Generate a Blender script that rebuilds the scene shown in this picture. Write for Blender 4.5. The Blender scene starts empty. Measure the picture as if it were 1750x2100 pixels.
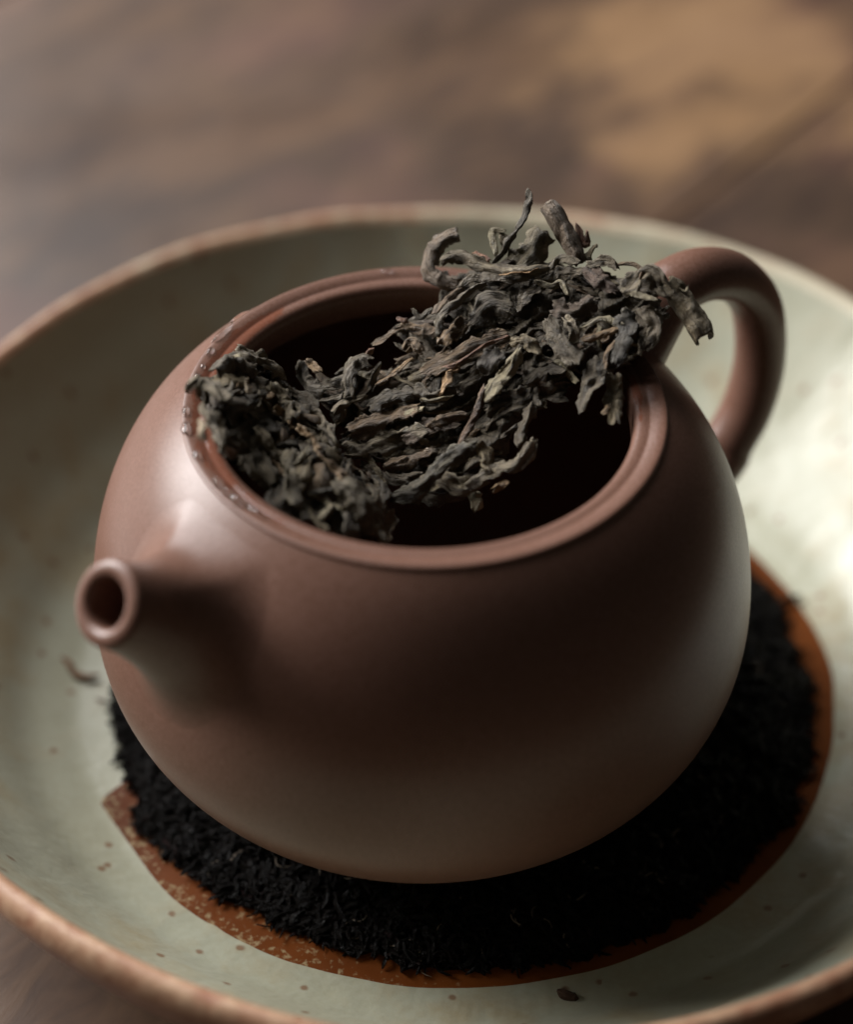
import bpy, bmesh, math, random
from mathutils import Vector, Matrix, noise
S = 0.001                                   # everything below is written in millimetres
sc = bpy.context.scene
COL = sc.collection
rnd = random.Random(7)
V = Vector

# ------------------------------------------------------------------ camera
F_PX, PITCH, ROLL = 4707.0, 0.7111, 0.0168  # focal length in pixels of a 1750 x 2100 frame
CAM = V((0.42, -230.6, 236.0))
_r = V((1, 0, 0)); _u = V((0, math.sin(PITCH), math.cos(PITCH))); _f = V((0, math.cos(PITCH), -math.sin(PITCH)))
_c, _s = math.cos(ROLL), math.sin(ROLL)
RT = _c * _r + _s * _u
UPV = _c * _u - _s * _r
cd = bpy.data.cameras.new('camera')
cam = bpy.data.objects.new('camera', cd); COL.objects.link(cam); sc.camera = cam
cd.sensor_fit = 'VERTICAL'; cd.sensor_height = 36.0; cd.sensor_width = 36.0 * 854 / 1024
cd.lens = 36.0 * F_PX / 2100
cd.clip_start = 0.01; cd.clip_end = 20
M = Matrix(((RT.x, UPV.x, -_f.x), (RT.y, UPV.y, -_f.y), (RT.z, UPV.z, -_f.z)))
cam.matrix_world = Matrix.Translation(CAM * S) @ M.to_4x4()
cd.dof.use_dof = True
cd.dof.aperture_fstop = 7.1
cd.dof.aperture_blades = 9
cd.dof.focus_distance = 0.31                # moved onto the tea slab at the end

def ray(x, y):
    return _f * F_PX + RT * (x - 875) + UPV * (1050 - y)
def at(x, y, z):                            # point of the level plane z seen at (x, y) of a 1750 x 2100 frame
    d = ray(x, y); return CAM + d * ((z - CAM.z) / d.z)
def on_plane(x, y, p0, n):
    d = ray(x, y); return CAM + d * ((p0 - CAM).dot(n) / d.dot(n))

# ------------------------------------------------------------------ light
sc.view_settings.view_transform = 'Standard'
sc.view_settings.look = 'None'
sc.view_settings.exposure = 0.1
sc.render.engine = 'CYCLES'
sc.cycles.use_denoising = True
sc.cycles.max_bounces = 8
world = bpy.data.worlds.new('World'); sc.world = world; world.use_nodes = True
bg = world.node_tree.nodes['Background']
bg.inputs['Color'].default_value = (1.0, 0.93, 0.82, 1); bg.inputs['Strength'].default_value = 0.036

def area(name, az, el, dist, sx, sy, watts, col):
    l = bpy.data.lights.new(name, 'AREA'); l.shape = 'RECTANGLE'; l.size = sx; l.size_y = sy; l.energy = watts; l.color = col
    o = bpy.data.objects.new(name, l); COL.objects.link(o)
    d = V((math.cos(az) * math.cos(el), math.sin(az) * math.cos(el), math.sin(el)))
    o.location = d * dist + V((0, 0, .04))
    o.rotation_euler = d.to_track_quat('Z', 'Y').to_euler()
    return o
area('window_light', math.radians(137), math.radians(37), 1.3, 1.05, 0.85, 29.0, (0.99, 0.99, 1.0))
area('added_shoulder_light', math.radians(157), math.radians(23), 1.2, 0.60, 0.45, 19.0, (1.0, 0.975, 0.955))  # second lamp, added for the highlight on the pot's left shoulder

# ------------------------------------------------------------------ material helper
class Mat:
    def __init__(s, name):
        s.m = bpy.data.materials.new(name); s.m.use_nodes = True
        s.nt = s.m.node_tree; s.b = s.nt.nodes['Principled BSDF']
    def n(s, t, **kw):
        x = s.nt.nodes.new(t)
        for k, v in kw.items(): setattr(x, k, v)
        return x
    def link(s, a, b): s.nt.links.new(a, b)
    def coord(s, kind='Object', scale=(1, 1, 1), rot=(0, 0, 0)):
        tc = s.n('ShaderNodeTexCoord'); mp = s.n('ShaderNodeMapping')
        mp.inputs['Scale'].default_value = scale; mp.inputs['Rotation'].default_value = rot
        s.link(tc.outputs[kind], mp.inputs['Vector']); return mp.outputs['Vector']
    def noise(s, vec, scale, detail=4, rough=.55, dist=0.0):
        x = s.n('ShaderNodeTexNoise'); x.inputs['Scale'].default_value = scale; x.inputs['Detail'].default_value = detail
        x.inputs['Roughness'].default_value = rough; x.inputs['Distortion'].default_value = dist
        s.link(vec, x.inputs['Vector']); return x.outputs['Fac']
    def ramp(s, fac, stops, interp='LINEAR'):
        x = s.n('ShaderNodeValToRGB'); e = x.color_ramp.elements; x.color_ramp.interpolation = interp
        while len(e) < len(stops): e.new(.5)
        for i, (p, c) in enumerate(stops):
            e[i].position = p
            e[i].color = (c, c, c, 1) if not hasattr(c, '__len__') else (*c, 1)
        s.link(fac, x.inputs['Fac']); return x.outputs['Color']
    def mix(s, fac, a, b, mode='MIX'):
        x = s.n('ShaderNodeMix', data_type='RGBA', blend_type=mode)
        for sock, val in ((x.inputs[0], fac), (x.inputs[6], a), (x.inputs[7], b)):
            if hasattr(val, 'is_output'): s.link(val, sock)
            elif hasattr(val, '__len__'): sock.default_value = (*val, 1)
            else: sock.default_value = val
        return x.outputs[2]
    def math(s, op, a, b=0.0):
        x = s.n('ShaderNodeMath', operation=op)
        for sock, val in ((x.inputs[0], a), (x.inputs[1], b)):
            if hasattr(val, 'is_output'): s.link(val, sock)
            else: sock.default_value = val
        return x.outputs[0]
    def set(s, **kw):
        for k, v in kw.items():
            k = k.replace('_', ' ')
            if hasattr(v, 'is_output'): s.link(v, s.b.inputs[k])
            else: s.b.inputs[k].default_value = (*v, 1) if hasattr(v, '__len__') else v
        return s
    def bump(s, h, strength, dist):
        x = s.n('ShaderNodeBump'); x.inputs['Strength'].default_value = strength; x.inputs['Distance'].default_value = dist
        s.link(h, x.inputs['Height']); s.link(x.outputs['Normal'], s.b.inputs['Normal'])

# clay of the pot: fine grain, slightly polished, wet near the mouth on the left
def clay_material():
    m = Mat('purple_clay'); c = m.coord()
    g = m.noise(c, 2600, 3, .6); lo = m.noise(c, 55, 4, .55); mid = m.noise(c, 320, 4, .6)
    base = m.mix(lo, (0.100, 0.046, 0.0275), (0.128, 0.062, 0.039))
    base = m.mix(m.ramp(g, [(.30, .0), (.72, .75)]), base, (0.20, 0.11, 0.085))
    at_ = m.n('ShaderNodeAttribute', attribute_name='wet')
    w = m.math('ADD', at_.outputs['Fac'], m.math('MULTIPLY', m.math('SUBTRACT', mid, .5), .9))
    w = m.ramp(w, [(.46, 0.), (.58, 1.)])
    wetc = m.mix(.5, base, (0.16, 0.045, 0.022))
    m.set(Base_Color=m.mix(w, base, wetc), Roughness=m.mix(w, m.ramp(lo, [(.3, .31), (.7, .40)]), (.14, .14, .14)), Specular_IOR_Level=.33)
    m.bump(m.math('ADD', g, m.math('MULTIPLY', mid, 1.0)), .22, .0001)
    return m.m
def glaze_material():
    m = Mat('celadon_glaze'); c = m.coord()
    lo = m.noise(c, 28, 5, .6); mid = m.noise(c, 110, 5, .6); fine = m.noise(c, 900, 3, .6)
    col = m.mix(m.ramp(lo, [(.35, 0.), (.68, 1.)]), (0.320, 0.312, 0.225), (0.365, 0.375, 0.295))
    col = m.mix(m.ramp(m.math('ADD', m.math('MULTIPLY', mid, .5), m.math('MULTIPLY', lo, .5)), [(.48, 0.), (.64, .65)]), col, (0.295, 0.225, 0.115))
    col = m.mix(m.ramp(fine, [(.4, 0.), (.8, .25)]), col, (0.44, 0.45, 0.37))
    v = m.n('ShaderNodeTexVoronoi', voronoi_dimensions='2D'); v.inputs['Scale'].default_value = 210; m.link(c, v.inputs['Vector'])
    sel = m.n('ShaderNodeSeparateColor'); m.link(v.outputs['Color'], sel.inputs[0])
    spot = m.math('MULTIPLY', m.ramp(m.math('ADD', v.outputs['Distance'], m.math('MULTIPLY', fine, .10)), [(.12, 1.), (.20, 0.)]), m.math('GREATER_THAN', sel.outputs[0], .80))
    col = m.mix(m.math('MULTIPLY', spot, .75), col, (0.16, 0.07, 0.03))
    m.set(Base_Color=col, Roughness=m.ramp(mid, [(.3, .27), (.7, .40)]), Specular_IOR_Level=.5)
    m.bump(m.math('ADD', m.math('MULTIPLY', lo, 3.0), m.math('ADD', mid, m.math('MULTIPLY', fine, .12))), .35, .0007)
    return m.m
def rim_material():
    m = Mat('rim_where_glaze_breaks'); c = m.coord()
    lo = m.noise(c, 34, 4, .6); mid = m.noise(c, 260, 5, .65)
    col = m.mix(m.ramp(m.math('ADD', m.math('MULTIPLY', mid, .6), m.math('MULTIPLY', lo, .4)), [(.38, 0.), (.64, 1.)]), (0.27, 0.115, 0.062), (0.50, 0.33, 0.21))
    sx = m.n('ShaderNodeSeparateXYZ'); m.link(c, sx.inputs[0])
    back = m.math('ADD', m.math('MULTIPLY', sx.outputs[1], 2.0), m.math('MULTIPLY', sx.outputs[0], 3.0))   # glaze ran thick over the far side of the rim
    col = m.mix(m.ramp(m.math('ADD', m.math('ADD', lo, m.math('MULTIPLY', mid, .25)), back), [(.68, 0.), (.88, .85)]), col, (0.43, 0.40, 0.29))
    m.set(Base_Color=col, Roughness=.42); m.bump(m.math('ADD', mid, lo), .4, .0005)
    return m.m
def bare_clay_material():
    m = Mat('bare_red_clay'); c = m.coord()
    mid = m.noise(c, 330, 5, .6); lo = m.noise(c, 60, 4, .6); big = m.noise(c, 1050, 5, .65, .2)
    col = m.mix(m.ramp(lo, [(.3, 0.), (.7, 1.)]), (0.082, 0.021, 0.004), (0.150, 0.043, 0.009))
    e = m.n('ShaderNodeAttribute', attribute_name='edge')
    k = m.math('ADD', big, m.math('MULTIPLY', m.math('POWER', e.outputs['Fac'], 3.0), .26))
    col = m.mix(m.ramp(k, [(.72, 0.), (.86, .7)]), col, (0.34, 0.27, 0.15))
    m.set(Base_Color=col, Roughness=m.ramp(mid, [(.3, .42), (.7, .55)]), Specular_IOR_Level=.08); m.bump(mid, .4, .0002)
    return m.m
def wood_material(name, seed):
    m = Mat(name); a = math.radians(-52)
    tc = m.n('ShaderNodeTexCoord')
    r1 = m.n('ShaderNodeMapping'); r1.inputs['Rotation'].default_value = (0, 0, a); r1.inputs['Location'].default_value = (seed * .37, seed * .11, 0)
    m.link(tc.outputs['Object'], r1.inputs['Vector'])
    mp = m.n('ShaderNodeMapping'); mp.inputs['Scale'].default_value = (1.0, 3.0, 1.0); m.link(r1.outputs['Vector'], mp.inputs['Vector'])
    g = m.noise(mp.outputs['Vector'], 48, 6, .62, 1.0); band = m.noise(mp.outputs['Vector'], 13.0, 5, .6, .8)
    blot = m.noise(r1.outputs['Vector'], 15, 4, .55, .3)
    mp2 = m.n('ShaderNodeMapping'); mp2.inputs['Scale'].default_value = (1.0, 2.2, 1.0); m.link(r1.outputs['Vector'], mp2.inputs['Vector'])
    worn = m.noise(mp2.outputs['Vector'], 23, 4, .55, .6)
    col = m.mix(m.ramp(band, [(.3, 0.), (.7, 1.)]), (0.036, 0.021, 0.013), (0.120, 0.067, 0.037))
    col = m.mix(m.ramp(g, [(.34, .6), (.58, 0.)]), col, (0.022, 0.012, 0.010))
    col = m.mix(m.ramp(blot, [(.5, 0.), (.75, .55)]), col, (0.135, 0.052, 0.035))
    # worn patch of bare golden wood, far right of the plate
    ge = m.n('ShaderNodeVectorMath', operation='DISTANCE'); m.link(tc.outputs['Object'], ge.inputs[0]); ge.inputs[1].default_value = WORN
    d = m.math('SUBTRACT', 1.0, m.math('DIVIDE', ge.outputs['Value'], .052))
    k = m.math('ADD', m.math('MULTIPLY', m.math('MAXIMUM', d, -.8), .42), worn)
    col = m.mix(m.ramp(k, [(.58, 0.), (.74, .9)]), col, m.mix(g, (0.17, 0.092, 0.042), (0.27, 0.16, 0.078)))
    m.set(Base_Color=col, Roughness=m.ramp(blot, [(.3, .36), (.7, .55)]), Specular_IOR_Level=.5)
    m.bump(m.math('ADD', m.math('MULTIPLY', g, .25), m.math('MULTIPLY', band, .9)), .3, .0008)
    return m.m
def leaf_material(name, wet):
    m = Mat(name)
    oi = m.n('ShaderNodeObjectInfo')
    uv = m.n('ShaderNodeUVMap'); add = m.n('ShaderNodeVectorMath', operation='ADD')
    cmb = m.n('ShaderNodeCombineXYZ')
    for i in range(3): m.link(oi.outputs['Random'], cmb.inputs[i])
    sc_ = m.n('ShaderNodeVectorMath', operation='SCALE'); sc_.inputs['Scale'].default_value = 37.0; m.link(cmb.outputs[0], sc_.inputs[0])
    m.link(uv.outputs['UV'], add.inputs[0]); m.link(sc_.outputs[0], add.inputs[1])
    mp = m.n('ShaderNodeMapping'); mp.inputs['Scale'].default_value = (1.0, .22, 1.0); m.link(add.outputs[0], mp.inputs['Vector'])
    # uv is in millimetres: x across the leaf, y along it
    fib = m.noise(mp.outputs['Vector'], 1.25, 6, .68, .7); blot = m.noise(add.outputs[0], .30, 5, .62, .4); gr = m.noise(add.outputs[0], 2.2, 4, .7)
    col = m.mix(m.ramp(blot, [(.25, .0), (.75, 1.)]), m.mix(1.0, oi.outputs['Color'], (.62, .58, .56), 'MULTIPLY'), m.mix(1.0, oi.outputs['Color'], (1.42, 1.38, 1.28), 'MULTIPLY'))
    col = m.mix(m.ramp(fib, [(.52, 0.), (.78, .42 if not wet else .0)]), col, m.mix(.55, oi.outputs['Color'], (.17, .145, .095)))
    col = m.mix(m.ramp(fib, [(.28, .85), (.48, 0.)]), col, (.010, .008, .006))
    if not wet:                             # paler on raised ridges and edges
        ge = m.n('ShaderNodeNewGeometry')
        col = m.mix(m.ramp(ge.outputs['Pointiness'], [(.51, 0.), (.62, .28)]), col, m.mix(.5, oi.outputs['Color'], (.40, .35, .25)))
    m.set(Base_Color=col, Roughness=m.ramp(gr, [(.3, .26 if wet else .42), (.7, .4 if wet else .68)]), Specular_IOR_Level=.42 if not wet else .07)
    m.bump(m.math('ADD', m.math('MULTIPLY', fib, 1.0), m.math('MULTIPLY', gr, .25)), 1.0, .0015)
    return m.m
def water_material():
    m = Mat('clear_water'); m.set(Base_Color=(1, 1, 1), Roughness=.02, IOR=1.33, Transmission_Weight=1.0); return m.m

# ------------------------------------------------------------------ object helpers
def mesh_obj(name, vs, fs, mat, parent=None, base=None, uvs=None, color=None, smooth=True, attr=None):
    b = base if base is not None else (BASE[parent.name_full] if parent is not None and parent.name_full in BASE else V((0, 0, 0)))
    me = bpy.data.meshes.new(name)
    me.from_pydata([((v[0] - b[0]) * S, (v[1] - b[1]) * S, (v[2] - b[2]) * S) for v in vs], [], fs)
    if smooth: me.polygons.foreach_set('use_smooth', [True] * len(me.polygons))
    if uvs is not None:
        ul = me.uv_layers.new(name='UVMap'); buf = []
        for l in me.loops: buf += uvs[l.vertex_index]
        ul.data.foreach_set('uv', buf)
    if attr:
        for an, vals in attr.items():
            a = me.attributes.new(an, 'FLOAT', 'POINT'); a.data.foreach_set('value', vals)
    me.materials.append(mat); me.update()
    o = bpy.data.objects.new(name, me); COL.objects.link(o)
    if parent is not None: o.parent = parent
    else: o.location = b * S
    if parent is not None and parent.name_full in BASE: BASE[o.name_full] = BASE[parent.name_full]
    if color is not None: o.color = (*color, 1)
    return o
BASE = {}
def thing(name, label, cat, base, group=None, kind=None):
    o = bpy.data.objects.new(name, None); COL.objects.link(o); o.location = V(base) * S; o.empty_display_size = .01
    BASE[o.name_full] = V(base); tag(o, label, cat, group, kind); return o
def tag(o, label=None, cat=None, group=None, kind=None):
    if label: o['label'] = label
    if cat: o['category'] = cat
    if group: o['group'] = group
    if kind: o['kind'] = kind
    return o
def revolve(prof, n=160, cx=None, wob=None, close=False):
    vs, fs = [], []
    for i, (r, z) in enumerate(prof):
        for k in range(n):
            a = 2 * math.pi * k / n
            rr, zz = (r, z) if wob is None else wob(r, z, a)
            ox, oy = (0, 0) if cx is None else cx(z)
            vs.append((ox + rr * math.cos(a), oy + rr * math.sin(a), zz))
    for i in range(len(prof) - 1):
        for k in range(n):
            k2 = (k + 1) % n
            fs.append((i * n + k, i * n + k2, (i + 1) * n + k2, (i + 1) * n + k))
    return vs, fs
def catmull(P, n):
    P = [V(p) for p in P]
    Q = [P[0] * 2 - P[1]] + P + [P[-1] * 2 - P[-2]]
    out = []
    for j in range(n + 1):
        t = j / n * (len(P) - 1); i = min(int(t), len(P) - 2); u = t - i
        a, b, c, d = Q[i:i + 4]
        out.append(.5 * ((2 * b) + (c - a) * u + (2 * a - 5 * b + 4 * c - d) * u * u + (3 * b - a - 3 * c + d) * u ** 3))
    return out
def lerp_list(L, t):
    x = t * (len(L) - 1); i = min(int(x), len(L) - 2); return L[i] + (L[i + 1] - L[i]) * (x - i)
def in_poly(x, y, poly):
    ins = False; j = len(poly) - 1
    for i in range(len(poly)):
        xi, yi = poly[i]; xj, yj = poly[j]
        if (yi > y) != (yj > y) and x < (xj - xi) * (y - yi) / (yj - yi) + xi: ins = not ins
        j = i
    return ins
def poly_dist(x, y, poly):
    best = 1e9
    for i in range(len(poly)):
        ax, ay = poly[i]; bx, by = poly[(i + 1) % len(poly)]
        dx, dy = bx - ax, by - ay; L = dx * dx + dy * dy + 1e-9
        t = max(0, min(1, ((x - ax) * dx + (y - ay) * dy) / L))
        best = min(best, math.hypot(ax + dx * t - x, ay + dy * t - y))
    return best
def nz(x, y, z=0.0): return noise.noise(V((x, y, z)))

# ------------------------------------------------------------------ table
TABLE_Z = -13.0
WORN = tuple(at(1500, 130, TABLE_Z) * S)
table = thing('table_top', 'dark brown worn wooden table top with a golden worn patch under the green plate', None, (0, 0, TABLE_Z), kind='structure')
ga = math.radians(52); gd = V((math.cos(ga), math.sin(ga), 0)); gp = V((-math.sin(ga), math.cos(ga), 0))
seam = at(1575, 300, TABLE_Z)
s0 = seam.dot(gp)
edges = [s0 - 330, s0 - 165, s0, s0 + 168, s0 + 331, s0 + 500]
for i in range(5):
    a, b = edges[i] + .2, edges[i + 1] - .2
    vs, fs = [], []
    prof = [(a, -22), (a, -.9), (a + .25, -.3), (a + .8, 0), (b - .8, 0), (b - .25, -.3), (b, -.9), (b, -22)]
    N = 14
    for k in range(N + 1):
        L = -520 + 1200 * k / N
        for (p, z) in prof:
            wv = .5 * nz(L * .01, i * 3.1) if prof[0][0] == p or prof[-1][0] == p else 0
            q = gd * L + gp * (p + wv); vs.append((q.x, q.y, TABLE_Z + z))
    for k in range(N):
        for j in range(7): fs.append((k * 8 + j, k * 8 + j + 1, k * 8 + 9 + j, k * 8 + 8 + j))
    mesh_obj('plank', vs, fs, wood_material('worn_dark_wood_%d' % i, i), table, smooth=False)

# ------------------------------------------------------------------ plate
FLOOR = -7.0; RIMZ = 19.0
def plate_c(z):
    t = max(0, min(1, (z - FLOOR) / (RIMZ - FLOOR))); return (5.3 + 2.1 * t, 12.4 + 3.1 * t)
def plate_w(r, z, a):
    k = max(0, min(1, (r - 52) / 36.0))
    c, s_ = math.cos(a), math.sin(a)
    dr = k * (1.1 * nz(c * 1.3 + 4, s_ * 1.3, 1) + .5 * nz(c * 4, s_ * 4, 5))
    dz = k * (1.5 * nz(c * 1.6, s_ * 1.6 + 9, 2) + .6 * nz(c * 5, s_ * 5, 7))
    dent = .9 * nz(c * r * .035 + 3, s_ * r * .035, 3) * math.sin(max(0, min(1, (r - 56) / 28)) * math.pi)
    return r + dr, z + dz + dent
inner = []
for i in range(29):
    t = i / 28; r = 57 + 28.2 * t
    z = FLOOR + .2 + 24.6 * (t ** 1.72) + .22 * math.sin(t * 19)
    inner.append((r, z))
prof_glaze = [(.2, FLOOR), (14, FLOOR), (28, FLOOR), (40, FLOOR), (50, FLOOR), (55.5, FLOOR + .05)] + inner
rz = inner[-1][1]
lip = [inner[-1], (85.8, rz + .6), (86.5, rz + 1.0), (87.3, rz + .95), (88.0, rz + .2), (88.2, rz - 1.2), (87.9, rz - 2.6), (87.4, rz - 3.6)]
outer = [lip[-1], (84, 8.5), (78, 1.5), (70, -5), (60, -9.0), (55, -9.8), (54, -12.0), (53.2, -12.9), (50.5, -12.9), (49.8, -11.5), (48, -10), (.2, -10)]
plate = thing('plate', 'pale green celadon plate with uneven brown rim holding the teapot', 'plate', (5.3, 12.4, -13))
GLAZE = glaze_material(); RIM = rim_material()
vs, fs = revolve(prof_glaze, 220, plate_c, plate_w); mesh_obj('glazed_basin', vs, fs, GLAZE, plate)
vs, fs = revolve(lip, 220, plate_c, plate_w); mesh_obj('rim', vs, fs, RIM, plate)
vs, fs = revolve(outer, 220, plate_c, lambda r, z, a: plate_w(r, z, a) if z > 0 else (r, z)); mesh_obj('outer_wall', vs, fs, RIM, plate)
# bare clay patch inside the foot ring, cut off by glaze on the left
def clay_edge(a):
    r = 57.0 + .5 * nz(math.cos(a) * 5, math.sin(a) * 5, 3) + .35 * nz(math.cos(a) * 22, math.sin(a) * 22, 3)
    deg = math.degrees(a) % 360
    if 118 < deg < 206:                     # the glaze runs in here
        k = min(1, min(deg - 118, 206 - deg) / 7.0); r -= 17 * k
    return r
vs, fs, ed = [], [], []
NR, NA = 14, 240
for i in range(NR + 1):
    t = i / NR
    for k in range(NA):
        a = 2 * math.pi * k / NA; r = clay_edge(a) * t
        vs.append((5.3 + r * math.cos(a), 12.4 + r * math.sin(a), FLOOR + (.22 if i < NR else .02) + (.1 if r > 56.3 else 0)))
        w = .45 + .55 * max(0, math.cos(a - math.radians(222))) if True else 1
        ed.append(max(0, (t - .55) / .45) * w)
for i in range(NR):
    for k in range(NA):
        k2 = (k + 1) % NA; fs.append((i * NA + k, (i + 1) * NA + k, (i + 1) * NA + k2, i * NA + k2))
mesh_obj('bare_clay_patch', vs, fs, bare_clay_material(), plate, attr={'edge': ed})

# ------------------------------------------------------------------ teapot
H, RMAX, ZM, RB, RLIP = 54.9, 44.4, 24.5, 23.2, 31.0
HV = (H - ZM) * 1.12; _k = math.sqrt(1 - 1 / 1.12 ** 2); RC = (RLIP - RMAX * _k) / (1 - _k)   # the shoulder meets the lip at a slope
def body_r(z):
    z = max(0.0, min(H, z))
    if z >= ZM: return RC + (RMAX - RC) * math.sqrt(max(0, 1 - ((z - ZM) / HV) ** 2))
    return RB + (RMAX - RB) * math.sqrt(max(0, 1 - ((ZM - z) / ZM) ** 2))
CLAY = clay_material()
pot = thing('teapot', 'small round purple-brown clay teapot without its lid standing on wet black tea leaves', 'teapot', (0, 0, 0))
prof = [(.2, .3), (20, .2), (RB, 0)]
for i in range(1, 25): 
    a = math.pi / 2 * i / 24; prof.append((RB + (RMAX - RB) * math.sin(a), ZM - ZM * math.cos(a)))
for i in range(1, 29):
    z = ZM + (H - ZM) * math.sin(math.pi / 2 * i / 28); prof.append((body_r(z), z))
lip_p = [(31.0, 54.9), (31.02, 55.12), (30.92, 55.3), (30.7, 55.38), (30.3, 55.36), (29.05, 55.2), (28.85, 55.04), (28.5, 55.0), (28.25, 55.08), (27.5, 55.0), (27.0, 54.84), (26.7, 54.4), (26.6, 53.8)]
inside = [(26.6, 53.8), (26.5, 51.5), (27.2, 50.2), (30, 48.5), (34, 46), (38, 38), (40.3, 28), (39.5, 18), (34, 8), (22, 4), (.2, 3.5)]
vs, fs = revolve(prof, 200); mesh_obj('body', vs, fs, CLAY, pot)
def wetness(x, y, z):
    a = math.degrees(math.atan2(y, x)) % 360
    k = 1 - min(1, abs(((a - 178 + 180) % 360) - 180) / 75.0)          # left half of the mouth
    r = math.hypot(x, y); k2 = max(0, 1 - abs(r - 28.4) / 2.6)
    rt = 1 - min(1, abs(((a - 12 + 180) % 360) - 180) / 26.0)
    return max(min(1, k * 1.5) * k2, .75 * min(1, rt * 1.6) * max(0, 1 - abs(r - 27.6) / 1.2))
vs, fs = revolve(lip_p, 240); mesh_obj('mouth_rim', vs, fs, CLAY, pot, attr={'wet': [wetness(*v) for v in vs]})
vs, fs = revolve(inside, 120); mesh_obj('inner_wall', vs, fs, CLAY, pot)

# spout: a short cone with a fillet where it meets the body
SAZ = math.radians(-137.5)
tip = at(215, 1237, 52.0); root = tip - V((math.cos(SAZ) * .81, math.sin(SAZ) * .81, .586)) * 22
ax = (tip - root).normalized(); e1 = ax.cross(V((0, 0, 1))).normalized(); e2 = ax.cross(e1)
SL = (tip - root).length
def cone_r(s, k=1.0):                       # s = distance back from the tip; flares more underneath
    return 5.2 + k * (.08 * s + .008 * s * s)
def spout_c(s): return tip - ax * s - V((0, 0, .010 * s * s))
NA = 72; cols = []
for k in range(NA):
    th = 2 * math.pi * k / NA; e = e1 * math.cos(th) + e2 * math.sin(th)
    kk = 1 - .7 * e.z
    P = lambda s: spout_c(s) + e * cone_r(s, kk)
    s_hit = SL
    s = 0.0
    while s < SL:
        q = P(s)
        if math.hypot(q.x, q.y) < body_r(q.z): s_hit = s; break
        s += .05
    col = []
    dl = 6.0 + 4.6 * max(-.3, e.z)
    sA = max(.8, s_hit - 5.0 - 3.5 * max(-.4, e.z))
    for j in range(9): col.append(P(.35 + (sA - .35) * j / 8))
    I = P(s_hit); A = P(sA)
    rad = V((I.x, I.y, 0)).normalized(); zz = I.z
    slope = (body_r(zz + .2) - body_r(zz - .2)) / .4
    nrm = (rad - V((0, 0, slope))).normalized()
    td = (e - nrm * e.dot(nrm)).normalized()
    Bp = I + td * dl
    Bz = max(1, min(H - 1.2, Bp.z)); ph = math.atan2(Bp.y, Bp.x); br = body_r(Bz) - .06
    Bp = V((br * math.cos(ph), br * math.sin(ph), Bz))
    I = I.lerp((A + Bp) / 2, min(.36, .05 + .38 * max(0, e.z) ** 1.5))
    for j in range(1, 11):
        t = j / 10; col.append(A * (1 - t) ** 2 + I * (2 * t * (1 - t)) + Bp * t * t)
    cols.append((e, col))
vs, fs = [], []
inner_ring = [(14, 2.8), (6, 2.85), (1.0, 3.0), (.3, 3.15), (0.0, 3.55), (-.12, 4.1), (0.0, 4.7), (.15, 5.0)]
nrow = len(inner_ring) + len(cols[0][1])
for e, col in cols:
    for (s, r) in inner_ring: vs.append(tip - ax * s + e * r)
    vs += col
for k in range(NA):
    k2 = (k + 1) % NA
    for j in range(nrow - 1): fs.append((k * nrow + j, k * nrow + j + 1, k2 * nrow + j + 1, k2 * nrow + j))
mesh_obj('spout', vs, fs, CLAY, pot)

# handle: ear-shaped loop opposite the spout
HAZ = math.radians(37); hn = V((-math.sin(HAZ), math.cos(HAZ), 0)); hu = V((math.cos(HAZ), math.sin(HAZ), 0))
def hp(x, y):
    return on_plane(x, y, V((0, 0, 0)), hn)
ctrl = [hu * 30 + V((0, 0, 47)), hp(1352, 618), hp(1400, 578), hp(1455, 561), hp(1510, 572), hp(1548, 615), hp(1560, 680), hp(1556, 755), hp(1533, 835), hp(1495, 905), hp(1462, 950), hu * 36 + V((0, 0, 11))]
path = catmull(ctrl, 96)
vs, fs = [], []; NA = 36
for i, p in enumerate(path):
    t = i / 96
    tg = (path[min(96, i + 1)] - path[max(0, i - 1)]).normalized(); side = hn; nn = tg.cross(side).normalized()
    fl = 1 + .8 * max(0, 1 - t / .16) ** 2 + .55 * max(0, 1 - (1 - t) / .22) ** 2
    a_, b_ = (4.4 - .5 * t) * fl, (3.6 - .4 * t) * fl
    for k in range(NA):
        th = 2 * math.pi * k / NA
        vs.append(p + side * a_ * math.cos(th) + nn * b_ * math.sin(th))
for i in range(96):
    for k in range(NA):
        k2 = (k + 1) % NA; fs.append((i * NA + k, i * NA + k2, (i + 1) * NA + k2, (i + 1) * NA + k))
mesh_obj('handle', vs, fs, CLAY, pot)

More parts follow.
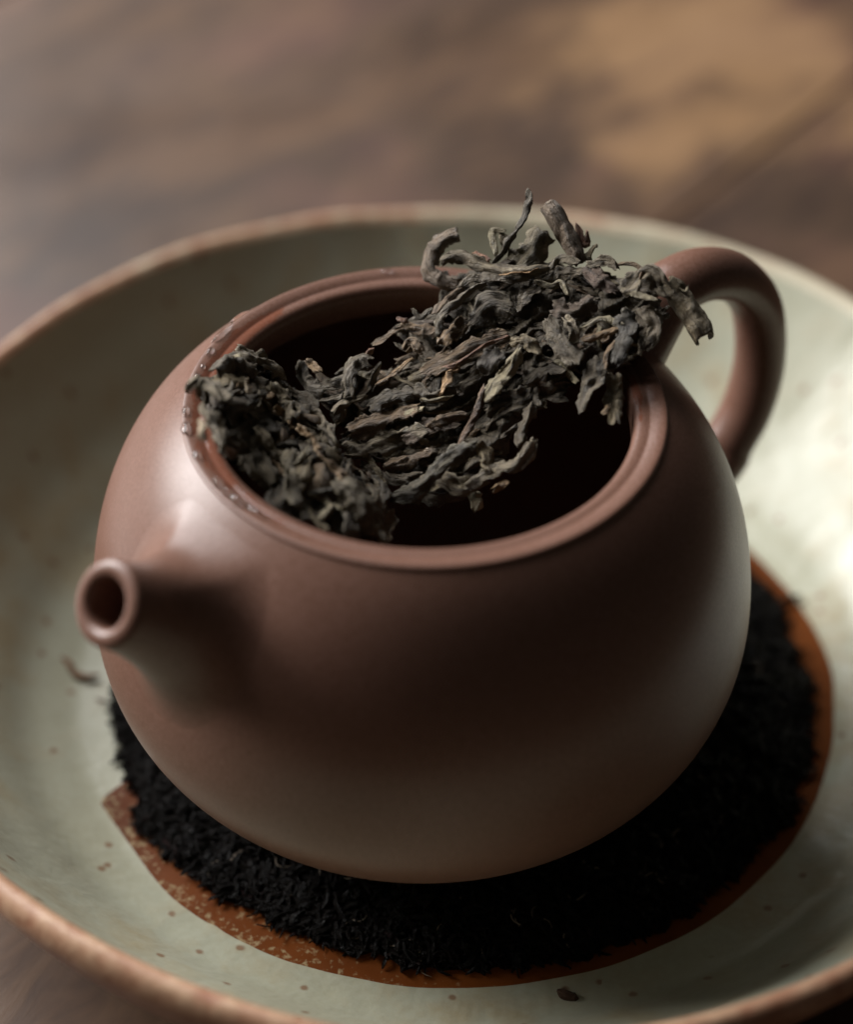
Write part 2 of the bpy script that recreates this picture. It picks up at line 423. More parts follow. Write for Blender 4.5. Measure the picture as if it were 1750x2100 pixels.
# ------------------------------------------------------------------ leaves
LEAF = leaf_material('dry_tea_leaf', False); WETLEAF = leaf_material('wet_tea_leaf', True)
def leaf_geo(P, w, n0, curl=1.2, twist=0.0, L=20, W=6, rough=1.0, tip0=.35, tip1=.25, th=.22, seed=0.0, wr=.5, fold=0.0):
    """One twisted leaf: centre line P, full width w (mm), facing n0. Returns verts, faces, uvs (mm)."""
    C = catmull(P, L); top, bot, uv = [], [], []
    length = sum((C[i + 1] - C[i]).length for i in range(L))
    acc = 0.0
    for i in range(L + 1):
        t = i / L
        if i: acc += (C[i] - C[i - 1]).length
        tg = (C[min(L, i + 1)] - C[max(0, i - 1)])
        tg = tg.normalized() if tg.length > 1e-6 else V((1, 0, 0))
        n = (n0 - tg * n0.dot(tg)); n = n.normalized() if n.length > 1e-4 else tg.orthogonal().normalized()
        ang = twist * (t - .5) + .5 * nz(t * 2.2, seed * 1.7, 4.0) * rough
        b = tg.cross(n).normalized(); n, b = n * math.cos(ang) + b * math.sin(ang), b * math.cos(ang) - n * math.sin(ang)
        e0 = min(1, t / .22); e1 = min(1, (1 - t) / .22)
        env = (tip0 + (1 - tip0) * math.sin(e0 * math.pi / 2)) * (tip1 + (1 - tip1) * math.sin(e1 * math.pi / 2))
        env *= 1 + .28 * rough * nz(t * length * .22, seed, 1)
        cu = curl * (1 + .5 * nz(t * 2.5, seed + 5, 2) * rough)
        for j in range(W + 1):
            u = 2 * j / W - 1
            hw = w * .5 * env * (1 + (.34 * nz(t * length * .45, seed + (7 if u > 0 else 11), 1) + .26 * nz(t * length * 1.5, seed + (3 if u > 0 else 5), 2)) * rough * abs(u))
            if abs(cu) > .05:
                hw *= abs(cu) / math.sin(min(abs(cu), math.pi / 2))
                rr = hw / cu; px = rr * math.sin(cu * u); pz = rr * (math.cos(cu * u) - math.cos(cu) * .6 - .4)
            else: px, pz = hw * u, 0
            x_mm = u * hw; y_mm = acc
            wx = x_mm + .8 * nz(y_mm * .35, seed, 1.5); wy = y_mm + .9 * nz(x_mm * .5, y_mm * .3, seed + 3)
            rd = 1 - 2.2 * abs(nz(wx * .62 + seed, wy * .20, seed)); rd2 = 1 - 2.2 * abs(nz(wx * 1.25, wy * .46 + seed, 3))
            wk = wr * (.62 * rd + .34 * rd2 + .30 * nz(x_mm * .4, y_mm * .6, seed + 8) + .22 * nz(x_mm * .9, y_mm * 1.5, seed + 18)) + fold * hw * (.5 - abs(u + .3 * nz(seed, 2, y_mm * .2)))
            sl = .30 * nz(u * 1.5, seed + 2, t * 3) * rough
            end = 0.0
            if i == 0 or i == L: end = (.5 * rough * w * .3) * nz(u * 3.1, seed, 9 + i)
            q = C[i] + b * px + n * (pz + wk) + tg * (sl + end)
            top.append(q); bot.append(q - n * th); uv.append((x_mm + seed * 3, y_mm))
    vs = top + bot; N = len(top); fs = []; R = W + 1
    for i in range(L):
        for j in range(W):
            a = i * R + j
            fs.append((a, a + 1, a + R + 1, a + R)); fs.append((N + a, N + a + R, N + a + R + 1, N + a + 1))
    for i in range(L):
        a = i * R; fs.append((a, a + R, N + a + R, N + a)); a = i * R + W; fs.append((a, N + a, N + a + R, a + R))
    for j in range(W):
        fs.append((j, N + j, N + j + 1, j + 1)); a = L * R + j; fs.append((a, a + 1, N + a + 1, N + a))
    return vs, fs, uv + uv

SLATE = (.088, .077, .060); DARK = (.070, .057, .041); OLIVE = (.175, .142, .084); BROWN = (.155, .100, .058); PURP = (.085, .060, .050)
TAN = (.24, .150, .072); GOLD = (.46, .28, .14); PALE = (.28, .250, .165); RED = (.19, .080, .050); CREAM = (.55, .44, .30); GREY = (.180, .153, .108)
PXMM = .0655                                 # millimetres per picture pixel near the mouth of the pot

class Clump:
    def __init__(s, th, pts, outline, cup):
        s.t = th; s.p0, s.p1, s.p2 = [at(*p) for p in pts]
        s.n = (s.p1 - s.p0).cross(s.p2 - s.p0).normalized()
        if s.n.z < 0: s.n = -s.n
        s.o = outline; s.cup = cup
    def pt(s, x, y, lift=0.0):
        q = on_plane(x, y, s.p0, s.n)
        h = lift + s.cup * (1.5 * nz(x * .008, y * .008, 1) + .8 * nz(x * .02, y * .02, 4))
        d = ray(x, y).normalized()
        return q - d * (h / abs(d.dot(s.n)))
    def crumple(s, x, y):
        ca, sa = math.cos(math.radians(-25)), math.sin(math.radians(-25))
        u, v = x * ca + y * sa, -x * sa + y * ca
        wu, wv = u + 26 * nz(u * .011, v * .011, 3), v + 26 * nz(u * .012, v * .012, 8)
        a = 1 - 2.4 * abs(nz(wu * .011, wv * .032, 1)); b = 1 - 2.4 * abs(nz(wu * .026, wv * .06, 5)); c = nz(wu * .07, wv * .12, 7)
        return 1.1 * a + .65 * b * (.6 + .5 * a) + .22 * c
    def core(s, name, thick, shrink, color, mat):
        xs = [p[0] for p in s.o]; ys = [p[1] for p in s.o]; step = 5; idx = {}; vs = []; fs = []; uv = []
        def vert(i, j, bottom):
            k = (i, j, bottom)
            if k not in idx:
                x, y = min(xs) + i * step, min(ys) + j * step
                e = min(1, max(0, poly_dist(x, y, s.o) - shrink) / 45)
                q = s.pt(x, y, -.1 - 2.6 * (1 - e) ** 2 + s.crumple(x, y) if not bottom else -1.5 - thick * (.45 + .55 * math.sqrt(e)))
                idx[k] = len(vs); vs.append(q); uv.append((x * PXMM, y * PXMM))
            return idx[k]
        cells = set()
        for i in range(int((max(xs) - min(xs)) / step) + 1):
            for j in range(int((max(ys) - min(ys)) / step) + 1):
                x, y = min(xs) + (i + .5) * step, min(ys) + (j + .5) * step
                if in_poly(x, y, s.o) and poly_dist(x, y, s.o) > shrink: cells.add((i, j))
        for (i, j) in cells:
            fs.append([vert(i, j, 0), vert(i, j + 1, 0), vert(i + 1, j + 1, 0), vert(i + 1, j, 0)])
            fs.append([vert(i, j, 1), vert(i + 1, j, 1), vert(i + 1, j + 1, 1), vert(i, j + 1, 1)])
            for (di, dj, a, b) in ((-1, 0, (i, j), (i, j + 1)), (1, 0, (i + 1, j + 1), (i + 1, j)), (0, -1, (i + 1, j), (i, j)), (0, 1, (i, j + 1), (i + 1, j + 1))):
                if (i + di, j + dj) not in cells: fs.append([vert(*a, 0), vert(*a, 1), vert(*b, 1), vert(*b, 0)])
        return mesh_obj(name, vs, fs, mat, s.t, uvs=uv, color=color)
    def leaf(s, path, wpx, col, lift=1.0, curl=1.0, twist=0.0, arch=.0, label=None, name='tea_leaf', tilt=None, **kw):
        n = len(path); P = []
        for i, (x, y) in enumerate(path):
            t = i / (n - 1); P.append(s.pt(x, y, (lift if not isinstance(lift, (list, tuple)) else lerp_list(lift, t)) + arch * math.sin(math.pi * t)))
        if len(P) == 2: P = [P[0], (P[0] + P[1]) / 2 + V((rnd.uniform(-.3, .3), rnd.uniform(-.3, .3), rnd.uniform(0, .4))), P[1]]
        kw.setdefault('fold', rnd.choice((0, 0, rnd.uniform(-.9, .9)))); kw.setdefault('wr', 1.0)
        nn = (s.n * .8 + V((rnd.uniform(-.45, .45), rnd.uniform(-.45, .45), rnd.uniform(-.2, .4)))) if tilt is None else V(tilt)
        vs, fs, uv = leaf_geo(P, wpx * PXMM, nn.normalized(), curl=curl, twist=twist, seed=rnd.uniform(0, 90), **kw)
        v = rnd.uniform(.85, 1.2)
        o = mesh_obj(name, vs, fs, LEAF, s.t, uvs=uv, color=[(c * .7 + k * .3) * v for c, k in zip(col, (.150, .114, .068))])
        if label: o['label'] = label
        return o

# ---- the broken slab of tea cake that lies across the mouth
slab = thing('tea_cake_chunk', 'large broken slab of dry compressed tea leaves lying across the teapot mouth', 'tea leaves', tuple(at(1080, 800, 52)))
SO = [(640, 770), (700, 775), (760, 750), (800, 750), (850, 715), (790, 690), (845, 650), (895, 640), (930, 600), (905, 560), (960, 545), (1030, 545), (1120, 545), (1210, 545), (1290, 560), (1350, 590), (1375, 640), (1350, 700), (1310, 745), (1270, 770), (1230, 790), (1180, 800), (1140, 830), (1090, 850), (1060, 900), (1050, 960), (1000, 990), (940, 1000), (850, 1015), (810, 1000), (780, 955), (710, 920), (690, 870), (680, 830), (640, 800)]
K = Clump(slab, [(1250, 640, 61.0), (650, 780, 49.5), (950, 985, 46.5)], SO, 1.0)
K.core('compressed_core', 8.0, 12, (.105, .086, .060), LEAF)
def fill(Kl, count, ang0, spread, lens, wids, cols, lo, hi, inset=8):
    xs = [p[0] for p in Kl.o]; ys = [p[1] for p in Kl.o]; made = 0
    while made < count:
        x, y = rnd.uniform(min(xs), max(xs)), rnd.uniform(min(ys), max(ys))
        if not in_poly(x, y, Kl.o) or poly_dist(x, y, Kl.o) < inset: continue
        a = ang0(x, y) + rnd.gauss(0, spread); Ln = rnd.uniform(*lens); dx, dy = math.cos(a) * Ln / 2, math.sin(a) * Ln / 2
        bx, by = -math.sin(a) * rnd.gauss(0, .16) * Ln, math.cos(a) * rnd.gauss(0, .16) * Ln
        path = [(x - dx, y - dy), (x - dx * .35 + bx, y - dy * .35 + by), (x + dx * .35 + bx * .4, y + dy * .35 + by * .4), (x + dx, y + dy)]
        if sum(in_poly(px, py, Kl.o) or poly_dist(px, py, Kl.o) < 10 for px, py in path) < 4: continue
        col = rnd.choice(cols); k = rnd.uniform(*wids)
        Kl.leaf(path, k, col, lift=(rnd.uniform(lo, lo + .5), rnd.uniform(lo, hi), rnd.uniform(lo, lo + .6)), curl=rnd.choice((rnd.uniform(.1, .6), rnd.uniform(.3, 1.0), rnd.uniform(.8, 1.7), -rnd.uniform(.2, .8))), twist=rnd.gauss(0, .7), L=20, W=8, wr=rnd.uniform(.6, 1.1), tip0=rnd.uniform(.3, .9), tip1=rnd.uniform(.2, .8), rough=rnd.uniform(1.0, 1.9), th=.11)
        made += 1
def ang_slab(x, y):
    return math.radians(-28 if y > 780 else (-12 if y < 600 else 35 * nz(x * .006, y * .006, 2) * 2))
PALS = [SLATE, SLATE, DARK, DARK, OLIVE, PURP, GREY, BROWN, DARK]
fill(K, 60, ang_slab, .5, (90, 200), (26, 58), PALS, -1.0, .35)
fill(K, 95, ang_slab, .5, (70, 200), (7, 17), PALS + [TAN, BROWN, OLIVE], -.7, .9)
fill(K, 26, ang_slab, .8, (40, 90), (8, 14), [OLIVE, BROWN, GREY, SLATE, PALE], .2, 1.1)

# leaves one can make out, roughly from the lower left to the upper right
for a in [
    ([(618, 745), (630, 781), (660, 797), (713, 781)], 40, SLATE, 1.2, .7), ([(630, 740), (644, 752), (658, 764)], 17, TAN, 2.2, .8), ([(618, 813), (654, 831), (684, 825), (712, 815)], 20, SLATE, 1.0, 1.3),
    ([(717, 819), (720, 772), (738, 742), (764, 744)], 44, SLATE, 1.8, .9), ([(681, 848), (711, 825), (752, 816)], 20, GREY, 1.6, 1.6), ([(752, 735), (764, 719)], 15, RED, 1.2, 1.5),
    ([(764, 706), (800, 688), (833, 667)], 17, BROWN, 1.0, 1.8), ([(830, 664), (869, 679), (899, 682)], 24, BROWN, .9, .9), ([(816, 654), (835, 662)], 13, RED, 1.6, 1.0),
    ([(846, 634), (862, 650), (889, 636)], 18, SLATE, 1.2, 1.2), ([(893, 650), (920, 617), (951, 593)], 24, BROWN, 1.2, 1.3),
    ([(848, 733), (818, 760), (776, 791)], 18, TAN, 2.2, 1.8), ([(831, 722), (846, 704), (868, 726)], 26, BROWN, 2.4, 1.8),
    ([(960, 664), (928, 684), (905, 705)], 42, TAN, 1.5, .5), ([(1046, 690), (986, 709), (928, 742), (868, 766)], 48, (.105, .062, .030), 2.0, .45), ([(1046, 689), (990, 712), (935, 748), (890, 768)], 9, RED, 2.7, 1.5),
    ([(1001, 582), (955, 609), (922, 638), (908, 665), (902, 698)], 21, SLATE, 3.0, 2.0), ([(941, 748), (922, 771), (915, 814)], 25, GOLD, 2.4, 1.0),
    ([(1003, 768), (1012, 745), (1024, 719)], 52, (.058, .057, .060), 1.7, .35), ([(995, 822), (1031, 777), (1070, 722)], 38, PALE, 2.4, .8), ([(1050, 702), (1078, 702), (1107, 728)], 27, OLIVE, 2.3, 1.3),
    ([(936, 923), (959, 885), (980, 840), (992, 793)], 17, (.12, .062, .038), 2.3, 1.5), ([(714, 887), (764, 873), (824, 852), (866, 838)], 46, BROWN, 1.4, .7), ([(820, 856), (845, 846), (872, 836)], 18, PALE, 2.2, 1.0),
    ([(706, 926), (764, 915), (824, 898), (880, 890)], 52, GREY, 1.1, .6), ([(711, 936), (752, 939), (779, 972), (800, 1014), (839, 1032)], 14, OLIVE, 1.0, 1.4),
    ([(804, 1024), (854, 1006), (899, 966), (938, 933), (982, 914)], 42, (.075, .070, .050), 2.2, .8), ([(980, 914), (1000, 940), (1000, 972)], 36, OLIVE, 1.6, .7), ([(957, 999), (1018, 969), (1063, 951), (1099, 908)], 36, GREY, 1.2, 1.4),
    ([(1064, 922), (1075, 872), (1095, 834)], 28, DARK, .5, 1.8), ([(977, 1008), (980, 1048)], 32, PALE, -.5, 1.9), ([(1013, 1005), (1044, 989)], 15, TAN, .8, 1.0),
    ([(850, 1000), (900, 985), (950, 1000), (1000, 985)], 40, OLIVE, .4, .9), ([(790, 960), (850, 945), (900, 930)], 30, BROWN, .9, 1.0), ([(740, 955), (800, 985), (870, 975)], 30, DARK, .3, .9),
    ([(760, 840), (800, 820), (850, 808)], 38, SLATE, 1.3, .9), ([(850, 800), (890, 812), (935, 800)], 40, SLATE, 1.2, .8), ([(865, 820), (890, 822), (930, 812)], 10, PALE, 2.2, 1.2), ([(940, 800), (975, 770), (1000, 745)], 44, DARK, 1.2, .8),
    ([(830, 900), (880, 880), (945, 870)], 44, PURP, 1.0, .6), ([(880, 880), (920, 860), (960, 850)], 22, BROWN, 1.5, .9), ([(1000, 850), (1050, 825), (1090, 800)], 44, DARK, .8, .8), ([(1080, 790), (1120, 760), (1160, 760)], 40, SLATE, .9, .9),
    ([(970, 665), (1005, 632), (1050, 637)], 58, SLATE, 1.3, .6), ([(1071, 642), (1086, 605), (1112, 588)], 42, DARK, 1.3, 1.0), ([(1133, 632), (1179, 638), (1224, 615)], 50, PURP, 1.6, .8),
    ([(1125, 655), (1148, 698), (1188, 750)], 46, SLATE, 1.9, .6), ([(1160, 655), (1176, 679), (1170, 704)], 28, GREY, 2.5, .7), ([(1190, 672), (1237, 655), (1278, 668)], 18, PALE, 2.0, 1.4), ([(1195, 699), (1237, 686), (1273, 674)], 15, TAN, 2.2, 1.4),
    ([(1276, 640), (1289, 686), (1260, 750)], 52, (.037, .040, .042), 2.0, .7), ([(1264, 702), (1245, 729), (1246, 758)], 13, BROWN, 2.6, 1.5), ([(1226, 735), (1216, 790), (1196, 848)], 46, SLATE, .9, .7), ([(1263, 768), (1256, 820), (1266, 872)], 42, OLIVE, .8, .7), ([(1246, 835), (1236, 850)], 14, TAN, 1.6, 1.2),
    ([(1310, 640), (1335, 670), (1330, 720)], 42, DARK, .9, .8), ([(1345, 640), (1340, 680), (1318, 730)], 34, GREY, .4, 1.2), ([(1276, 592), (1307, 604), (1350, 616)], 16, PALE, 2.6, 1.4),
    ([(1206, 547), (1237, 578), (1266, 603)], 38, (.06, .030, .026), 2.2, .7), ([(1280, 602), (1332, 562), (1376, 608)], 42, GREY, 2.3, .4), ([(1260, 547), (1293, 542), (1316, 553), (1315, 574)], 13, BROWN, 2.4, 1.8), ([(1206, 545), (1245, 536), (1268, 556)], 20, GREY, 2.6, 1.0),
    ([(908, 541), (939, 527), (986, 543), (1032, 555), (1079, 559), (1127, 553)], 31, GREY, 1.9, 1.6), ([(1026, 565), (1063, 559), (1104, 554)], 11, GOLD, 3.0, .8), ([(974, 522), (1006, 537)], 15, RED, 1.5, 1.0),
    ([(1098, 578), (1129, 587), (1152, 581), (1165, 607)], 15, PALE, 2.6, 1.5), ([(1125, 556), (1150, 536), (1190, 545)], 28, GREY, 2.1, 1.3), ([(940, 590), (985, 575), (1040, 578), (1090, 570)], 24, DARK, 1.6, 1.5), ([(1110, 575), (1150, 562), (1205, 560)], 28, DARK, 1.6, 1.2)]:
    K.leaf(a[0], a[1] * .88, a[2], lift=a[3] + .55, curl=a[4] * .62, twist=rnd.gauss(0, .5), L=28, W=10, wr=.95 if a[1] > 18 else .5, tip0=.6, tip1=.5, rough=1.5, th=.13)
K.leaf([(1290, 566), (1328, 578), (1362, 602)], 46, DARK, lift=.5, curl=.5, L=20, W=8)
# those that stick out over the edge
K.leaf([(1018, 545), (1046, 506), (1066, 468), (1083, 432), (1087, 408), (1081, 391)], 14, (.085, .080, .070), lift=(1, 2, 3, 3, 3, 3), curl=2.0, twist=1.2, L=28, W=7, tip0=.9, tip1=.18, name='tea_stem', label='thin dark curled stem sticking up from the slab')
K.leaf([(1022, 530), (1016, 500), (1017, 476), (1040, 473)], 11, PALE, lift=1.5, curl=1.4, L=18, W=5)
K.leaf([(1030, 480), (1040, 500), (1032, 520)], 20, OLIVE, lift=1.2, curl=.8, L=14, W=5)
K.leaf([(1060, 548), (1092, 518), (1120, 476)], 58, (.15, .130, .085), lift=.8, curl=.5, L=20, W=8, tip0=.8, tip1=.85, tilt=(-.2, -.7, .6))
K.leaf([(1128, 424), (1150, 460), (1172, 500), (1192, 542)], 40, (.17, .130, .100), lift=(2.5, 2.2, 2, 1.4), curl=2.3, L=26, W=12, tip0=.95, tip1=.6, wr=.8, th=.4, rough=.6, fold=0, name='tea_stem', label='blunt brown-grey rolled stem end above the slab')
K.leaf([(1178, 462), (1200, 500), (1206, 474)], 18, RED, lift=1.8, curl=.7, L=14, W=5, rough=2)
K.leaf([(1200, 535), (1212, 518), (1224, 500)], 24, OLIVE, lift=1.4, curl=1.0, L=14, W=5)
K.leaf([(942, 482), (915, 494), (890, 522), (880, 555), (905, 578), (945, 586)], 34, (.16, .122, .095), lift=(1.5, 1.5, 1.5, 1.6, 1.4, 1.2), curl=2.0, L=34, W=10, tip0=.95, tip1=.6, wr=1.0, th=.35, rough=.9, name='tea_stem', label='hooked brown-grey stem at the left end of the slab top')
K.leaf([(1366, 577), (1398, 615), (1430, 662), (1447, 697)], 46, (.20, .165, .105), lift=(2.2, 1.6, 1.0, .8), curl=2.4, L=28, W=12, tip0=.7, tip1=.85, wr=.8, th=.4, rough=.45, fold=0, name='tea_stem', label='thick pale rolled stem jutting out over the handle side')
K.leaf([(1385, 590), (1405, 598), (1412, 588)], 7, PALE, lift=2.6, curl=1.0, L=12, W=4)

# ---- the darker clump leaning on the left of the mouth
left = thing('tea_clump', 'dark crumbly clump of tea leaves leaning against the left edge of the teapot mouth', 'tea leaves', tuple(at(560, 900, 50)))
LO = [(395, 800), (430, 785), (450, 745), (490, 715), (530, 735), (590, 775), (640, 820), (690, 880), (720, 950), (780, 985), (805, 1050), (812, 1112), (740, 1112), (650, 1078), (560, 1020), (480, 965), (440, 930), (425, 870)]
G = Clump(left, [(425, 805, 57.5), (540, 735, 54.5), (750, 1060, 47.5)], LO, 1.5)
G.core('compressed_core', 16.0, 8, (.065, .055, .040), LEAF)
fill(G, 80, lambda x, y: math.radians(45), .7, (60, 130), (22, 50), [DARK, DARK, OLIVE, GREY, SLATE, BROWN], -.5, 1.4)
fill(G, 24, lambda x, y: math.radians(60), .9, (24, 60), (9, 18), [OLIVE, TAN, PALE, GREY], .5, 1.8)
for a in [([(388, 806), (412, 792), (462, 832)], 42, GREY, 2.0, 1.3), ([(430, 848), (442, 895), (452, 938)], 30, GREY, 1.6, 1.2), ([(404, 868), (412, 888), (417, 910)], 17, CREAM, 2.2, 1.3), ([(505, 796), (514, 812)], 18, CREAM, 2.4, 1.3),
          ([(486, 716), (535, 742), (585, 775)], 34, GREY, 1.4, 1.1), ([(438, 772), (478, 748), (522, 772)], 40, DARK, 1.8, 1.2), ([(560, 790), (590, 830), (600, 870)], 34, OLIVE, 1.8, 1.2), ([(590, 935), (598, 990), (612, 1050)], 42, (.16, .135, .085), 2.2, .8),
          ([(690, 985), (735, 1035), (768, 1092)], 48, (.125, .108, .072), 2.2, .8), ([(640, 930), (690, 975), (725, 1005)], 22, TAN, 2.0, 1.0), ([(520, 880), (560, 930), (590, 945)], 22, OLIVE, 1.6, 1.0), ([(560, 840), (590, 850), (600, 870)], 16, TAN, 2.4, 1.0), ([(610, 880), (640, 905), (650, 930)], 16, TAN, 2.2, 1.0)]:
    G.leaf(a[0], a[1], a[2], lift=a[3], curl=a[4] * .7, twist=rnd.gauss(0, .5), L=24, W=9, wr=1.3, tip0=.6, tip1=.5, rough=1.3)

# ------------------------------------------------------------------ bed of wet black leaves under the pot
BO = [(at(x, y, -5.0).x, at(x, y, -5.0).y) for x, y in [(222, 1390), (226, 1460), (232, 1540), (256, 1610), (285, 1690), (350, 1762), (440, 1830), (560, 1890), (700, 1948), (830, 1978), (980, 1985), (1120, 1972), (1260, 1940), (1400, 1880), (1540, 1775), (1640, 1655), (1684, 1540), (1680, 1440), (1650, 1320), (1600, 1220), (1540, 1150)]]
BO += [(36, 50), (15, 55), (-8, 50), (-28, 36)]
_b = []
for i in range(len(BO)):
    (x0, y0), (x1, y1) = BO[i], BO[(i + 1) % len(BO)]
    for k in range(5):
        x, y = x0 + (x1 - x0) * k / 5, y0 + (y1 - y0) * k / 5
        q = .978 + .03 * nz(x * .16, y * .16, 2) + .022 * nz(x * .6, y * .6, 5)
        _b.append((3 + (x - 3) * q, 8 + (y - 8) * q))
BO = _b
bed = thing('tea_leaf_bed', 'flat bed of wet black spent tea leaves between the teapot and the plate', 'tea leaves', (3, 8, FLOOR))
def bed_z(x, y):
    if not in_poly(x, y, BO): return FLOOR + .5
    e = poly_dist(x, y, BO); k = min(1, e / 21.0)
    return FLOOR + .5 + 5.9 * k ** .62 * (.93 + .1 * nz(x * .15, y * .15)) + (.55 * nz(x * .5, y * .5, 2) + .5 * nz(x * .24, y * .24, 6)) * k - (.6 if math.hypot(x, y) < 26 else 0)
vs, fs, uv = [], [], []; ccx, ccy = 3.0, 8.0; NA, NR = 150, 22
for i in range(NR + 1):
    for k in range(NA):
        a = 2 * math.pi * k / NA; lo_, hi_ = 0, 90
        for _ in range(14):
            md = (lo_ + hi_) / 2
            if in_poly(ccx + md * math.cos(a), ccy + md * math.sin(a), BO): lo_ = md
            else: hi_ = md
        r = lo_ * (i / NR) ** .8 * (1 + .02 * nz(math.cos(a) * 9, math.sin(a) * 9, 3))
        x, y = ccx + r * math.cos(a), ccy + r * math.sin(a)
        z = bed_z(x, y) - .35 if i < NR else FLOOR + .1
        if math.hypot(x, y) < 27: z = min(z, -.6)
        vs.append((x, y, z)); uv.append((x, y))
for i in range(NR):
    for k in range(NA):
        k2 = (k + 1) % NA; fs.append((i * NA + k, (i + 1) * NA + k, (i + 1) * NA + k2, i * NA + k2))
mesh_obj('packed_leaves', vs, fs, WETLEAF, bed, uvs=uv, color=(.0032, .0025, .0022))
def shred(edge):
    while True:
        a = rnd.uniform(0, 2 * math.pi)
        if edge:
            i = rnd.randrange(0, 105); p, q = BO[i], BO[i + 1]; t = rnd.random(); x, y = p[0] + (q[0] - p[0]) * t, p[1] + (q[1] - p[1]) * t
            d = V((ccx - x, ccy - y)).normalized(); k = rnd.uniform(-.3, 3.5); x += d.x * k; y += d.y * k
        else:
            x, y = rnd.uniform(-50, 60), rnd.uniform(-45, 58)
            if not in_poly(x, y, BO) or math.hypot(x, y) < 27: continue
        break
    Ln = rnd.uniform(1.2, 5.0) if not edge else rnd.uniform(1.2, 3.2)
    a2 = rnd.uniform(0, 2 * math.pi); c, s_ = math.cos(a2), math.sin(a2); bend = rnd.gauss(0, .75)
    P = []
    for t in (-.5, -.17, .17, .5):
        px, py = x + c * Ln * t - s_ * bend * Ln * (t * t - .1), y + s_ * Ln * t + c * bend * Ln * (t * t - .1)
        inside_ = in_poly(px, py, BO)
        P.append(V((px, py, (bed_z(px, py) if inside_ else FLOOR + .7) + rnd.uniform(-.35, .2))))
    if any(math.hypot(p.x, p.y) < body_r(max(0, p.z)) + .6 and p.z > -.9 for p in P): return None
    w = rnd.choice((rnd.uniform(.12, .3), rnd.uniform(.25, .6), rnd.uniform(.5, 1.3)))
    return leaf_geo(P, w, V((rnd.uniform(-.5, .5), rnd.uniform(-.5, .5), 1)).normalized(), curl=rnd.uniform(.1, .9), twist=rnd.gauss(0, 1.0), L=6, W=2, seed=rnd.uniform(0, 90), th=.12, wr=.5)
BL = [(.004, .0032, .003), (.006, .0042, .0036), (.0035, .003, .003), (.012, .006, .006), (.005, .004, .003)]
n = 0
while n < 260:
    g = shred(True)
    if g is None: continue
    mesh_obj('tea_shred', g[0], g[1], WETLEAF, bed, uvs=g[2], color=rnd.choice(BL)); n += 1
vs, fs, uv = [], [], []
n = 0
while n < 7500:
    g = shred(n % 6 == 0)
    if g is None: continue
    o_ = len(vs); vs += g[0]; uv += g[2]; fs += [tuple(i + o_ for i in f) for f in g[1]]; n += 1
for h_ in range(70):                        # pale hairs, with wet glints painted in by their light colour
    g = None
    while g is None:
        x, y = rnd.uniform(-45, 55), rnd.uniform(-45, 20)
        if not in_poly(x, y, BO) or math.hypot(x, y) < 30: continue
        a_ = rnd.uniform(0, 6.3); P = [V((x + math.cos(a_ + .5 * t) * t * rnd.uniform(.8, 1.3), y + math.sin(a_ + .5 * t) * t * 1.1, 0)) for t in (0, .8, 1.6, 2.6)]
        P = [V((p.x, p.y, bed_z(p.x, p.y) + .25)) for p in P]
        g = leaf_geo(P, rnd.uniform(.07, .16), V((0, 0, 1)), curl=.6, L=6, W=2, seed=h_, th=.04, wr=0, rough=.3)
    HG = HG if h_ else ([], [], [])
    o_ = len(HG[0]); HG[0].extend(g[0]); HG[2].extend(g[2]); HG[1].extend(tuple(i + o_ for i in f) for f in g[1])
tag(mesh_obj('hairs_and_painted_glints', HG[0], HG[1], LEAF, bed, uvs=HG[2], color=(.30, .24, .19)), kind='stuff')
tag(mesh_obj('fine_shreds', vs, fs, WETLEAF, bed, uvs=uv, color=(.0042, .0032, .0028)), kind='stuff')

# ------------------------------------------------------------------ loose bits and water
def loose(name, label, pts, w, col, mat, z, curl=1.6, rgroup=None):
    P = [at(x, y, z + dz) for x, y, dz in pts]; b = V((P[0].x, P[0].y, z - .3))
    vs, fs, uv = leaf_geo(P, w, V((0, -.3, 1)).normalized(), curl=curl, L=18, W=6, seed=rnd.uniform(0, 50), th=.2, wr=.5)
    o = mesh_obj(name, vs, fs, mat, None, base=b, uvs=uv, color=col); tag(o, label, 'tea leaf', rgroup); return o
loose('curly_twig', 'thin curly brown stem on the bare plate left of the teapot below the spout', [(126, 1350, .5), (142, 1362, .6), (152, 1380, .6), (175, 1388, .7), (205, 1384, .9)], .95, (.23, .11, .05), LEAF, FLOOR)
loose('tea_crumb', 'tiny dark tea crumb alone on the plate glaze before the brown clay', [(1146, 2034, .5), (1158, 2040, .8), (1172, 2046, .6), (1188, 2050, .4)], 1.3, (.075, .045, .032), WETLEAF, FLOOR + .6, 1.2)
loose('loose_shred', 'dark shred poking out over the clay ring at the right behind the teapot', [(1585, 1246, 1.2), (1610, 1232, .9), (1642, 1223, .7)], .9, (.02, .015, .012), WETLEAF, FLOOR, 1.2)
WATER = water_material()
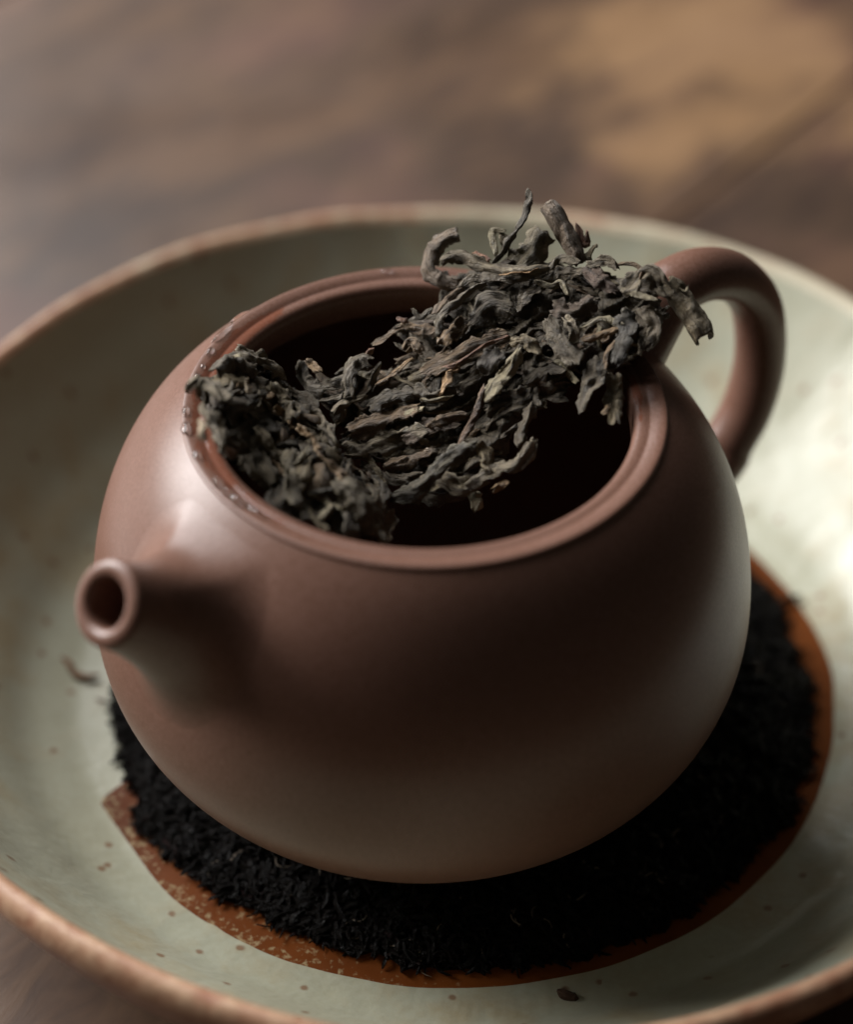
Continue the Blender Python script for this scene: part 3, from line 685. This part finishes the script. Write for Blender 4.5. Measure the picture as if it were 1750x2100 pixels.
def bead(x, y, lx, ly, h, ang=None, zz=None, label=''):
    z = 54.9 if zz is None else zz
    c = at(x, y, z); r = math.hypot(c.x, c.y)
    pts = lip_p; zr = z
    for (r0, z0), (r1, z1) in zip(pts, pts[1:]):
        if min(r0, r1) <= r <= max(r0, r1): zr = z0 + (z1 - z0) * ((r - r0) / (r1 - r0) if r1 != r0 else 0); break
    c = V((c.x, c.y, zr)); th = math.atan2(c.y, c.x) + math.pi / 2 if ang is None else ang
    vs, fs = [], []; NA, NR = 20, 7; sd = rnd.uniform(0, 50)
    for i in range(NR + 1):
        ph = math.pi / 2 * i / NR
        for k in range(NA):
            a = 2 * math.pi * k / NA; wv = 1 + .28 * nz(math.cos(a) * 1.4, math.sin(a) * 1.4, sd)
            u, v = lx * .5 * math.cos(a) * math.cos(ph) * wv, ly * .5 * math.sin(a) * math.cos(ph) * wv
            vs.append((c.x + u * math.cos(th) - v * math.sin(th), c.y + u * math.sin(th) + v * math.cos(th), c.z - .08 + 1.3 * h * math.sin(ph)))
    for i in range(NR):
        for k in range(NA):
            k2 = (k + 1) % NA; fs.append((i * NA + k, i * NA + k2, (i + 1) * NA + k2, (i + 1) * NA + k))
    fs.append(tuple(range(NA))[::-1])
    o = mesh_obj('water_bead', vs, fs, WATER, None, base=c)
    return tag(o, label, 'water drop', 'water on the mouth of the teapot')
for b in [
    (490, 652, 4.2, .9, .38, 'long clear water streak on the left teapot rim, the one farthest back'),
    (456, 690, 4.6, 1.0, .45, 'longest clear water streak on the left teapot rim, just before the rearmost streak'),
    (431, 727, 1.9, .9, .42, 'short oval water drop on the left teapot rim, in front of the longest streak'),
    (416, 757, 1.2, .75, .40, 'small round water bead between two larger drops on the left teapot rim'),
    (404, 778, 1.6, .8, .42, 'round water bead on the left rim, behind the fat drop beside the clump'),
    (388, 798, 2.7, 1.1, .50, 'fat water drop on the left rim right behind the end of the dark tea clump'),
    (381, 850, 2.2, 1.0, .42, 'water drop on the left rim just in front of the dark clump end'),
    (383, 886, 2.9, 1.3, .45, 'broad irregular water drop at the leftmost point of the teapot rim'),
    (404, 940, 2.6, 1.1, .42, 'clear water drop on the left rim behind the bright glinting ones above the spout'),
    (446, 997, 2.2, 1.3, .70, 'brightest glinting water drop on the rim above the spout, hindmost of three'),
    (466, 1017, 1.7, 1.1, .60, 'small glinting water drop, middle of the three on the rim above the spout'),
    (486, 1034, 2.6, 1.3, .65, 'glinting water drop on the rim above the spout, nearest to the front'),
    (528, 1056, 4.0, .9, .30, 'flat water film on the front left of the teapot rim, past the glinting drops'),
    (795, 563, 1.9, .9, .40, 'lone water drop on the back of the teapot rim left of the tea slab')]:
    bead(*b[:5], label=b[5])
tgt = K.pt(1120, 720)
cd.dof.focus_distance = (tgt - CAM).dot(_f) * S
